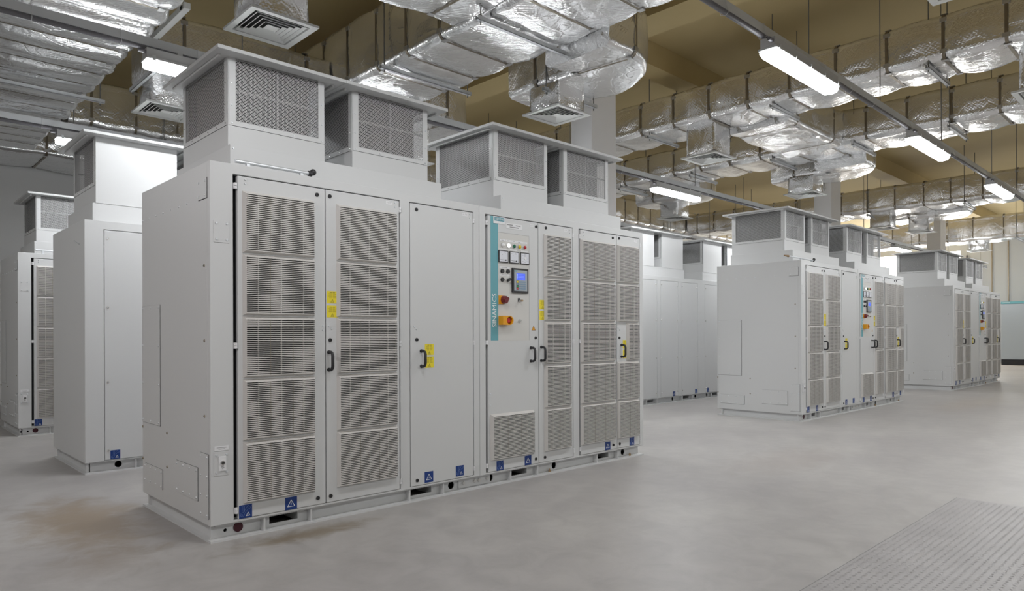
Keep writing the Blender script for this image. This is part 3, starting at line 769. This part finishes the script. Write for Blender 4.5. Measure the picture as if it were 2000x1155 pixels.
rod_thing(1.5 + .20, 10.24 + .127, .5, 0, 'steel rod lying on top of the dim cabinet at the left edge')

# ------------------------------------------------------------------ foil wrapped ducts
def arc(p0, c, p1, n=8):
    # quadratic corner
    return [(p0[0] * (1 - t) ** 2 + 2 * c[0] * t * (1 - t) + p1[0] * t * t, p0[1] * (1 - t) ** 2 + 2 * c[1] * t * (1 - t) + p1[1] * t * t) for t in [i / n for i in range(n + 1)]]
def resample(path, step):
    out = [Vector((*path[0], 0))]; acc = 0
    tot = sum((Vector((*path[i + 1], 0)) - Vector((*path[i], 0))).length for i in range(len(path) - 1))
    n = max(2, int(round(tot / step))); want = [tot * k / n for k in range(n + 1)]
    pts = [Vector((*p, 0)) for p in path]; s = 0; i = 0; res = []
    for w in want:
        while i < len(pts) - 2 and s + (pts[i + 1] - pts[i]).length < w - 1e-9:
            s += (pts[i + 1] - pts[i]).length; i += 1
        d = (pts[i + 1] - pts[i]); res.append(pts[i] + d * ((w - s) / d.length))
    return res, tot
def fold(p, k=1.0, an=(1, 1, 1)):
    q = Vector((p[0] * an[0], p[1] * an[1], p[2] * an[2]))
    a = noise.fractal(q * 1.5, 1.0, 2.1, 2)
    c = abs(noise.noise(q * 3.2 + Vector((3.1, 7.7, 1.3))))
    e = noise.noise(q * 9.0)
    return k * (.013 * a + .016 * (.3 - c) + .0022 * e)
def duct(name, label, path, w, zb, h, straps=.6, puff=.045, wr=1.0, group='foil wrapped ventilation ducts', step=.05, strap_off=.3, sag=None, an=(1, 1, 1)):
    P, tot = resample(path, step)
    n = len(P)
    r = .075
    # base section: list of (u across, v up, nu, nv)
    def section():
        out = []
        nu = max(6, int(w / step)); nv = max(5, int(h / step))
        for k in range(nu): out.append((-w / 2 + r + (w - 2 * r) * k / nu, 0, 0, -1))
        for k in range(4): a = -PI / 2 + PI / 8 * k; out.append((w / 2 - r + r * math.cos(a), r + r * math.sin(a), math.cos(a), math.sin(a)))
        for k in range(nv): out.append((w / 2, r + (h - 2 * r) * k / nv, 1, 0))
        for k in range(4): a = PI / 8 * k; out.append((w / 2 - r + r * math.cos(a), h - r + r * math.sin(a), math.cos(a), math.sin(a)))
        for k in range(nu): out.append((w / 2 - r - (w - 2 * r) * k / nu, h, 0, 1))
        for k in range(4): a = PI / 2 + PI / 8 * k; out.append((-w / 2 + r + r * math.cos(a), h - r + r * math.sin(a), math.cos(a), math.sin(a)))
        for k in range(nv): out.append((-w / 2, h - r - (h - 2 * r) * k / nv, -1, 0))
        for k in range(4): a = PI + PI / 8 * k; out.append((-w / 2 + r + r * math.cos(a), r + r * math.sin(a), math.cos(a), math.sin(a)))
        return out
    S = section(); k = len(S)
    nst = max(1, int(round((tot - 2 * strap_off) / straps)))
    spos = [strap_off + (tot - 2 * strap_off) * i / nst for i in range(nst + 1)]
    frames = []
    for i, p in enumerate(P):
        d = (P[min(i + 1, n - 1)] - P[max(i - 1, 0)]).normalized()
        frames.append((p, d, Vector((d.y, -d.x, 0))))
    t = thing(name, label, 'air duct', (P[0].x, P[0].y, zb), 0, group)
    org = Vector((P[0].x, P[0].y, zb))
    b = MB(); vs = []
    for i, (p, d, side) in enumerate(frames):
        s = tot * i / (n - 1)
        near = min(abs(s - q) for q in spos)
        nxt = straps if nst < 1 else (tot - 2 * strap_off) / nst
        pf = math.sin(PI / 2 * min(1, near / (nxt / 2))) ** .8
        crease = math.exp(-(near / .08) ** 2)
        for (u, v, nu_, nv_) in S:
            q = p + side * u + Vector((0, 0, zb + v))
            flat = 1.0
            if abs(nv_) > .99: flat = math.cos(PI / 2 * min(1, abs(u) / (w / 2))) ** .5
            elif abs(nu_) > .99: flat = math.sin(PI * min(1, max(0, v / h)))
            dd = puff * pf * (.35 + .65 * flat) * (1.0 if nv_ < .5 else .3)
            if sag and nv_ < -.5: dd += sag(q)
            tang = (u if abs(nv_) > .7 else v)
            dd += crease * .012 * noise.noise(Vector((tang * 20, s * 2.5, zb * 5)))
            dd += fold(q, wr, an) * (.45 + .55 * pf)
            vs.append(q + side * nu_ * dd + Vector((0, 0, nv_ * dd)) - org)
    fs = [(i * k + j, i * k + (j + 1) % k, (i + 1) * k + (j + 1) % k, (i + 1) * k + j) for i in range(n - 1) for j in range(k)]
    b.add(vs, fs, 'foil', True); b.add(vs, [tuple(range(k - 1, -1, -1)), tuple(range((n - 1) * k, n * k))], 'foil')
    b.build('duct_wrap', t)
    for q in spos:
        i = min(n - 1, max(0, int(round(q / tot * (n - 1))))); p, d, side = frames[i]
        b = MB(); vs = []
        for dz in (-.016, .016):
            for (u, v, nu_, nv_) in S: vs.append(p + d * dz + side * (u + nu_ * .014) + Vector((0, 0, zb + v + nv_ * .014)) - org)
        b.add(vs, [(j, (j + 1) % k, k + (j + 1) % k, k + j) for j in range(k)], 'strap', True)
        for su in (-1, 1):
            for sv in (0, 1):
                c = p + side * su * (w / 2 + .012) + Vector((0, 0, zb + (.07 if sv == 0 else h - .07))) - org
                b.obox(c, d * .034, side * .004, (0, 0, .024), 'clip')
                c = p + side * su * (w / 2 - .07) + Vector((0, 0, zb - .013 if sv == 0 else zb + h + .013)) - org
                b.obox(c, d * .034, side * .028, (0, 0, .003), 'clip')
        b.build('strap', t)
    return t

def hanger(x, y, zb, w, label, along='x', group='trapeze hangers under the ducts', long=.12):
    t = thing('trapeze_hanger', label, 'hanger', (x, y, zb), 0 if along == 'x' else PI / 2, group)
    hw = w / 2 + long
    b = MB(); b.box(-hw, hw, -.022, .022, -.050, -.046, 'galv'); b.box(-hw, hw, -.022, -.018, -.050, -.006, 'galv'); b.box(-hw, hw, .018, .022, -.050, -.006, 'galv')
    b.build('channel', t)
    for s in (-1, 1):
        b = MB(); b.cyl((s * (hw - .05), 0, -.085), (s * (hw - .05), 0, CEIL - zb), .0065, 'rod', n=8)
        b.cyl((s * (hw - .05), 0, -.062), (s * (hw - .05), 0, -.050), .013, 'galv', n=6); b.build('hanger_rod', t)
    return t

ZD = 4.37
duct('wide_duct', 'very wide foil wrapped duct filling the upper left corner', [(1.02, 2.2), (1.02, 13.78)], 2.45, 4.35, .78, straps=.46, puff=.055, wr=2.2, an=(.22, 1.7, 1))
duct('air_duct', 'crumpled foil duct along the left wall behind the wide duct', [(-1.5, 14.55), (4.6, 14.55)], 1.25, 4.30, .75, straps=.9, puff=.05, wr=1.8)
duct('air_duct', 'foil cross duct running behind the rear cabinets near the left wall', [(2.32, 12.1), (27.0, 12.1)], .80, 4.36, .66, straps=.62, step=.075)
duct('air_duct', 'large foil duct above the nearest cabinet, top centre', [(5.06, 1.2), (5.06, 11.60)], 1.08, 4.36, .76, straps=.60, puff=.035)
duct('air_duct', 'crumpled foil branch leaving the large central duct towards the left', [(4.47, 5.12), (2.3, 5.12)], .86, 4.40, .62, straps=1.2, wr=2.2, puff=.05)
duct('air_duct', 'short foil branch above the left rear ceiling diffuser', [(4.47, 8.45), (2.40, 8.45)], .82, 4.16, .60, straps=1.0, wr=1.2)
def elbow(x, y, lab):
    pth = [(x, y), (x + .36, y)] + arc((x + .36, y), (x + .82, y), (x + .82, y + .46), 8)[1:] + [(x + .82, y + 1.45)]
    return duct('elbow_duct', lab, pth, .84, 4.22, .64, straps=1.1, wr=1.5, puff=.035, strap_off=.45)
elbow(5.63, 4.86, 'rounded foil elbow right of the large central duct, beside the nearest column')
elbow(5.63, 8.10, 'rounded foil elbow glimpsed between the hoods of the nearest cabinet')
duct('air_duct', 'straight foil duct right of the nearest column with diffuser below', [(9.455, .2), (9.455, 11.60)], .75, 4.39, .50, straps=.60)
duct('air_duct', 'crumpled foil cross link between the two parallel ducts right of centre', [(9.88, 4.95), (11.81, 4.95)], .95, 4.33, .56, straps=1.5, wr=2.2, puff=.05)
duct('air_duct', 'foil duct farther right ending in the elbow before the second column', [(12.30, .2), (12.30, 11.60)], .88, 4.38, .52, straps=.60)
elbow(12.77, 4.86, 'rounded foil elbow in front of the second column')
elbow(12.77, 8.10, 'rounded foil elbow behind the hanging lamp left of the second front cabinet')
duct('air_duct', 'foil duct behind the second column crossing the right side', [(19.08, .6), (19.08, 11.60)], .86, 4.30, .58, straps=.60, step=.08)
elbow(19.55, 4.86, 'small distant foil elbow above the last front cabinet')
duct('air_duct', 'farthest foil duct before the end wall at right', [(26.3, .6), (26.3, 11.60)], .9, 4.20, .72, straps=.8, step=.09)
t = thing('white_trunking', 'thin white trunking along the right edge of the wide duct, top left', 'trunking', (2.40, 7.05, 4.44))
b = MB(); b.box(-.03, .03, 0, 1.15, -.03, .03, 'diff'); b.box(-.031, -.029, .05, .12, -.02, .02, 'dark'); b.build('channel', t, bevel=.004)
for yr in (.1, 1.05): b = MB(); b.cyl((0, yr, .03), (0, yr, CEIL - 4.44), .005, 'rod', n=6); b.build('hanger_rod', t)
# hangers
ORD = ['nearest', 'second', 'third', 'fourth', 'fifth', 'sixth', 'seventh', 'eighth']
def hang_row(ys, x, zb, w, what):
    for i, y in enumerate(ys): hanger(x, y, zb - .045, w, 'galvanised trapeze hanger, %s from camera under %s' % (ORD[i], what))
hang_row((3.3, 5.05, 6.72, 8.9, 10.6), 5.06, 4.36, 1.10, 'the large central duct')
hang_row((2.45, 4.33, 6.33, 8.2, 10.1), 9.455, 4.39, .62, 'the duct right of the nearest column')
hang_row((2.92, 4.28, 5.66, 7.3, 9.0, 10.6), 12.30, 4.38, .78, 'the duct before the second column')
hang_row((2.6, 4.3, 6.4, 8.2, 10.0), 19.08, 4.30, .8, 'the duct behind the second column')
hang_row((2.4, 4.6, 6.8, 9.0), 26.3, 4.20, .9, 'the farthest duct')
hang_row((5.2, 10.02, 11.46), 1.02, 4.30, 2.5, 'the very wide left duct')
for x, w_, what in ((6.45, .74, 'the elbow beside the nearest column'), (13.65, .74, 'the elbow before the second column')):
    hanger(x, 5.66, 4.17, w_, 'galvanised trapeze hanger under ' + what)
hanger(2.42, 8.45, 4.14, .8, 'galvanised trapeze hanger under the short branch above the left rear diffuser', along='y')
hanger(3.4, 14.55, 4.26, 1.2, 'galvanised trapeze hanger under the crumpled duct along the left wall', along='y')
for i, x in enumerate((3.6, 7.0, 10.6, 14.2, 17.6)):
    hanger(x, 12.1, 4.33, .8, 'galvanised trapeze hanger, %s from left under the rear cross duct' % ORD[i].replace('nearest', 'first'), along='y')

# ------------------------------------------------------------------ ceiling diffusers
def make_diffuser(nz):
    t = thing('air_diffuser', 'x', 'air diffuser')
    b = MB(); o, i = .30, .245
    def sq(r, z): return [(-r, -r, z), (r, -r, z), (r, r, z), (-r, r, z)]
    def loft(ra, za, rb, zb, mn):
        b.add(sq(ra, za) + sq(rb, zb), [(k, (k + 1) % 4, 4 + (k + 1) % 4, 4 + k) for k in range(4)], mn)
    loft(.30, .0, .245, .004, 'diff'); loft(.30, 0, .30, .02, 'diff'); loft(.245, .004, .235, .05, 'diff'); loft(.30, .02, .25, .03, 'diff')
    b.build('diffuser_frame', t)
    b = MB()
    for k in range(5):
        r = .222 - .042 * k; loft(r, .003, r - .020, .020, 'diff'); loft(r + .003, .004, r - .017, .022, 'diff'); loft(r, .003, r + .003, .004, 'diff')
    b.add(sq(.045, .008), [(0, 1, 2, 3)], 'diff')
    b.build('louver_cone', t)
    b = MB(); b.add(sq(.24, .055), [(0, 1, 2, 3)], 'dark'); b.build('dark_throat', t)
    b = MB(); vs = []; n = 12; zs = [nz * q_ for q_ in (.08, .18, .32, .5, .68, .86, 1.0)]
    for z in zs:
        for e in range(4):
            for q in range(n):
                s = -1 + 2 * q / n; x, y = ((s, -1), (1, s), (-s, 1), (-1, -s))[e]
                p = Vector((x * .232, y * .232, z)); pu = .03 * (1 - s * s) * math.sin(PI * min(1, z / .3)) + fold(p * 2 + Vector((nz * 9, 0, 0)), .7)
                nr = Vector((0, -1, 0)) if e == 0 else Vector((1, 0, 0)) if e == 1 else Vector((0, 1, 0)) if e == 2 else Vector((-1, 0, 0))
                vs.append(p + nr * pu)
    k = 4 * n
    b.add(vs, [(i * k + j, i * k + (j + 1) % k, (i + 1) * k + (j + 1) % k, (i + 1) * k + j) for i in range(len(zs) - 1) for j in range(k)], 'foil', True)
    b.add(vs[-k:], [tuple(range(k))], 'foil'); b.build('foil_neck', t)
    return t
GD = 'square white ceiling diffusers'
DFS = {}
DIFF = [(2.68, 5.82, 'square white ceiling diffuser at top left above the nearest cabinet'),
        (2.76, 8.85, 'square white ceiling diffuser partly hidden behind the left hood of the nearest cabinet'),
        (6.27, 5.73, 'square white ceiling diffuser left of the nearest column'),
        (6.35, 8.97, 'square white ceiling diffuser glimpsed between the hoods of the nearest cabinet'),
        (9.50, 5.55, 'square white ceiling diffuser under the duct right of the nearest column'),
        (9.69, 1.42, 'square white ceiling diffuser cut by the right picture edge'),
        (6.12, 1.40, 'square white ceiling diffuser cut by the top picture edge at right'),
        (13.35, 5.72, 'square white ceiling diffuser just left of the second column'),
        (13.85, 8.97, 'square white ceiling diffuser under the lamp left of the second front cabinet'),
        (19.1, 6.2, 'small white ceiling diffuser in the duct right of the second column'),
        (20.5, 5.72, 'small white ceiling diffuser left of the farthest column'),
        (26.5, 5.72, 'small white ceiling diffuser hanging before the far wall')]
for i, (x, y, lab) in enumerate(DIFF):
    hz = (.56, .26, .32, .32, .49, .49, .49, .32, .32, .40, .32, .30)[i]
    o = copy_tree(DFS[hz]) if hz in DFS else make_diffuser(hz); DFS[hz] = o
    o.location = (x, y, 3.9); tag(o, lab, 'air diffuser', GD)

# ------------------------------------------------------------------ lamps on rails
def make_lamp():
    t = thing('fluorescent_lamp', 'x', 'lamp')
    b = MB(); b.box(0, 1.27, -.062, .062, .02, .095, 'fixture'); b.box(-.004, 1.274, -.08, .08, .0, .022, 'fixture'); b.build('housing', t, bevel=.006)
    b = MB(); n = 10; vs = []
    prof = [(-.076, .0), (-.070, -.03), (-.052, -.056), (0, -.062), (.052, -.056), (.070, -.03), (.076, .0)]
    for x, s in ((.004, .9), (.03, 1), (1.24, 1), (1.266, .9)):
        for y, z in prof: vs.append((x, y * s, z * s))
    k = len(prof)
    b.add(vs, [(i * k + j, i * k + j + 1, (i + 1) * k + j + 1, (i + 1) * k + j) for i in range(3) for j in range(k - 1)] + [tuple(range(k)), tuple(range(3 * k, 4 * k))], 'lens', True)
    b.build('lens', t, label='glowing white lens')
    for x in (.05, .35, .64, .93, 1.22):
        for s in (-1, 1): b = MB(); b.box(x - .012, x + .012, s * .084 - .004, s * .084 + .004, -.012, .03, 'galv'); b.build('clip', t)
    b = MB(); b.box(.25, .29, -.03, .03, .095, .125, 'galv'); b.box(.98, 1.02, -.03, .03, .095, .125, 'galv'); b.build('bracket', t)
    b = MB(); b.cyl((0, -.04, .06), (-.06, -.04, .06), .016, 'conduit', n=10); b.build('cable_gland', t)
    return t
ZL = 3.49
lamp0 = make_lamp()
LAMPS = [(5.30, 2.57, 'largest glowing fluorescent lamp hanging at right of centre'),
         (8.88, 2.57, 'glowing fluorescent lamp second along the right hand rail'),
         (12.57, 2.57, 'small glowing fluorescent lamp third along the right hand rail'),
         (1.77, 6.20, 'glowing fluorescent lamp behind the hood of the nearest cabinet, upper left'),
         (5.37, 6.20, 'fluorescent lamp hidden behind the hoods of the nearest cabinet'),
         (8.99, 6.20, 'glowing fluorescent lamp above the back row, left of the second front cabinet'),
         (12.6, 6.20, 'fluorescent lamp behind the hoods of the second front cabinet'),
         (19.84, 6.20, 'tiny glowing fluorescent lamp above the last front cabinet'),
         (1.73, 9.33, 'glowing fluorescent lamp over the left rear cabinet, half hidden by its roof'),
         (5.35, 9.33, 'fluorescent lamp over the rear aisle'),
         (9.0, 9.33, 'fluorescent lamp over the far rear aisle')]
GL = 'fluorescent lamps on the rails'
for i, (x, y, lab) in enumerate(LAMPS):
    o = lamp0 if i == 0 else copy_tree(lamp0); o.location = (x, y, ZL); tag(o, lab, 'lamp', GL)
    area('lamp_or_fill_light', (x + .635, y, ZL - .066), 1.2, .13, LAMP_W * .38)
for (x, y) in ((16.2, 2.57), (16.2, 6.2), (19.84, 2.57), (12.6, 9.33), (16.2, 9.33), (12.6, -4.8), (5.4, -4.8)):
    wide((x + .635, y, ZL - .07))
def rail(y, x0, x1, lab):
    t = thing('lighting_rail', lab, 'rail', (x0, y, ZL + .14), 0, 'galvanised rails carrying the lamps')
    ln = x1 - x0
    b = MB(); b.box(0, ln, -.0, .045, 0, .07, 'galv'); b.build('channel', t)
    b = MB(); b.cyl((0, .010, -.022), (ln, .010, -.022), .020, 'conduit', n=10); b.build('cable_conduit', t, label='dark grey conduit beside the rail')
    x = .3
    while x < min(ln, 18):
        b = MB(); b.tube([(x, .0, -.048), (x, -.022, -.03), (x, -.008, .02), (x, -.004, .075), (x, .05, .075), (x, .05, 0), (x, .04, -.035), (x, .0, -.048)], .002, 'white', 5); b.build('cable_tie', t); x += .6
    x = .9 if y < 5 else .4
    while x < ln:
        if any(u - .2 < x0 + x < v + .2 for u, v in ((-1, 2.35), (4.5, 5.62), (9.05, 9.86), (11.85, 12.75), (18.6, 19.55), (25.8, 26.8)) + (((6.0, 6.9), (13.1, 14.05), (19.9, 20.85)) if y > 5 else ())) or (abs(y - 9.3) < .2 and x0 + x < 4.6): x += .45; continue
        b = MB(); b.cyl((x, .022, .03), (x, .022, CEIL - ZL - .14), .005, 'rod', n=6); b.build('hanger_rod', t); x += 1.8
    return t
rail(2.60, -1.0, 30, 'galvanised lighting rail crossing the upper right with three lamps')
rail(6.22, -.5, 30, 'galvanised lighting rail crossing behind the nearest cabinet hoods')
rail(9.36, -.5, 24, 'galvanised lighting rail under the wide duct at far left')

# ------------------------------------------------------------------ far end: switchgear, conduits, white grille
sw = thing('switchgear_cabinet', 'x', 'cabinet')
b = MB(); b.box(0, .9, .02, 1.1, 0, .22, 'plinthblack'); b.build('plinth', sw, label='black plinth')
b = MB(); b.box(0, .9, 0, 1.1, .22, 2.36, 'switch'); b.build('cabinet_body', sw, bevel=.004)
b = MB(); b.box(.012, .888, -.012, 0, .24, 2.35, 'switch'); d = b.build('door', sw)
b = MB(); b.box(.845, .86, -.03, -.012, 1.05, 1.35, 'galv'); b.build('handle', d)
b = MB(); b.box(0, .9, -.014, 0, 2.365, 2.45, 'teal'); b.text('SIEMENS', .05, lambda u, v: (.16 + u, -.018, 2.408 + v), 'letter', width=.24); b.box(0, .9, 0, 1.1, 2.36, 2.45, 'teal'); b.build('name_strip', sw, label='teal strip with white lettering')
# it faces the drive cabinets: its front looks towards minus x
sws = [sw, copy_tree(sw), copy_tree(sw)]
for i, o in enumerate(sws):
    o.location = (32.3, 6.25 - .905 * i, 0); o.rotation_euler = (0, 0, -PI / 2)
    tag(o, ('pale switchgear cabinet with teal top strip just right of the last drive cabinet', 'pale switchgear cabinet cut by the right picture edge',
            'pale switchgear cabinet beyond the right picture edge')[i], 'cabinet', 'switchgear cabinets at the far wall')
for i, (y, z0, z1) in enumerate(((7.55, 1.5, 4.3), (7.75, 1.5, 4.5), (7.35, 2.9, 4.2))):
    b = MB(); b.cyl((33.9, y, z0), (33.9, y, z1), .05, 'conduit', n=10)
    if i == 2: b.tube([(33.9, y, 2.95), (33.9, y + .05, 2.75), (33.9, y + .3, 2.7)], .05, 'conduit')
    o = b.build('wall_conduit'); tag(o, 'dark vertical conduit on the far wall behind the last front cabinet', 'conduit', 'conduits on the far wall')
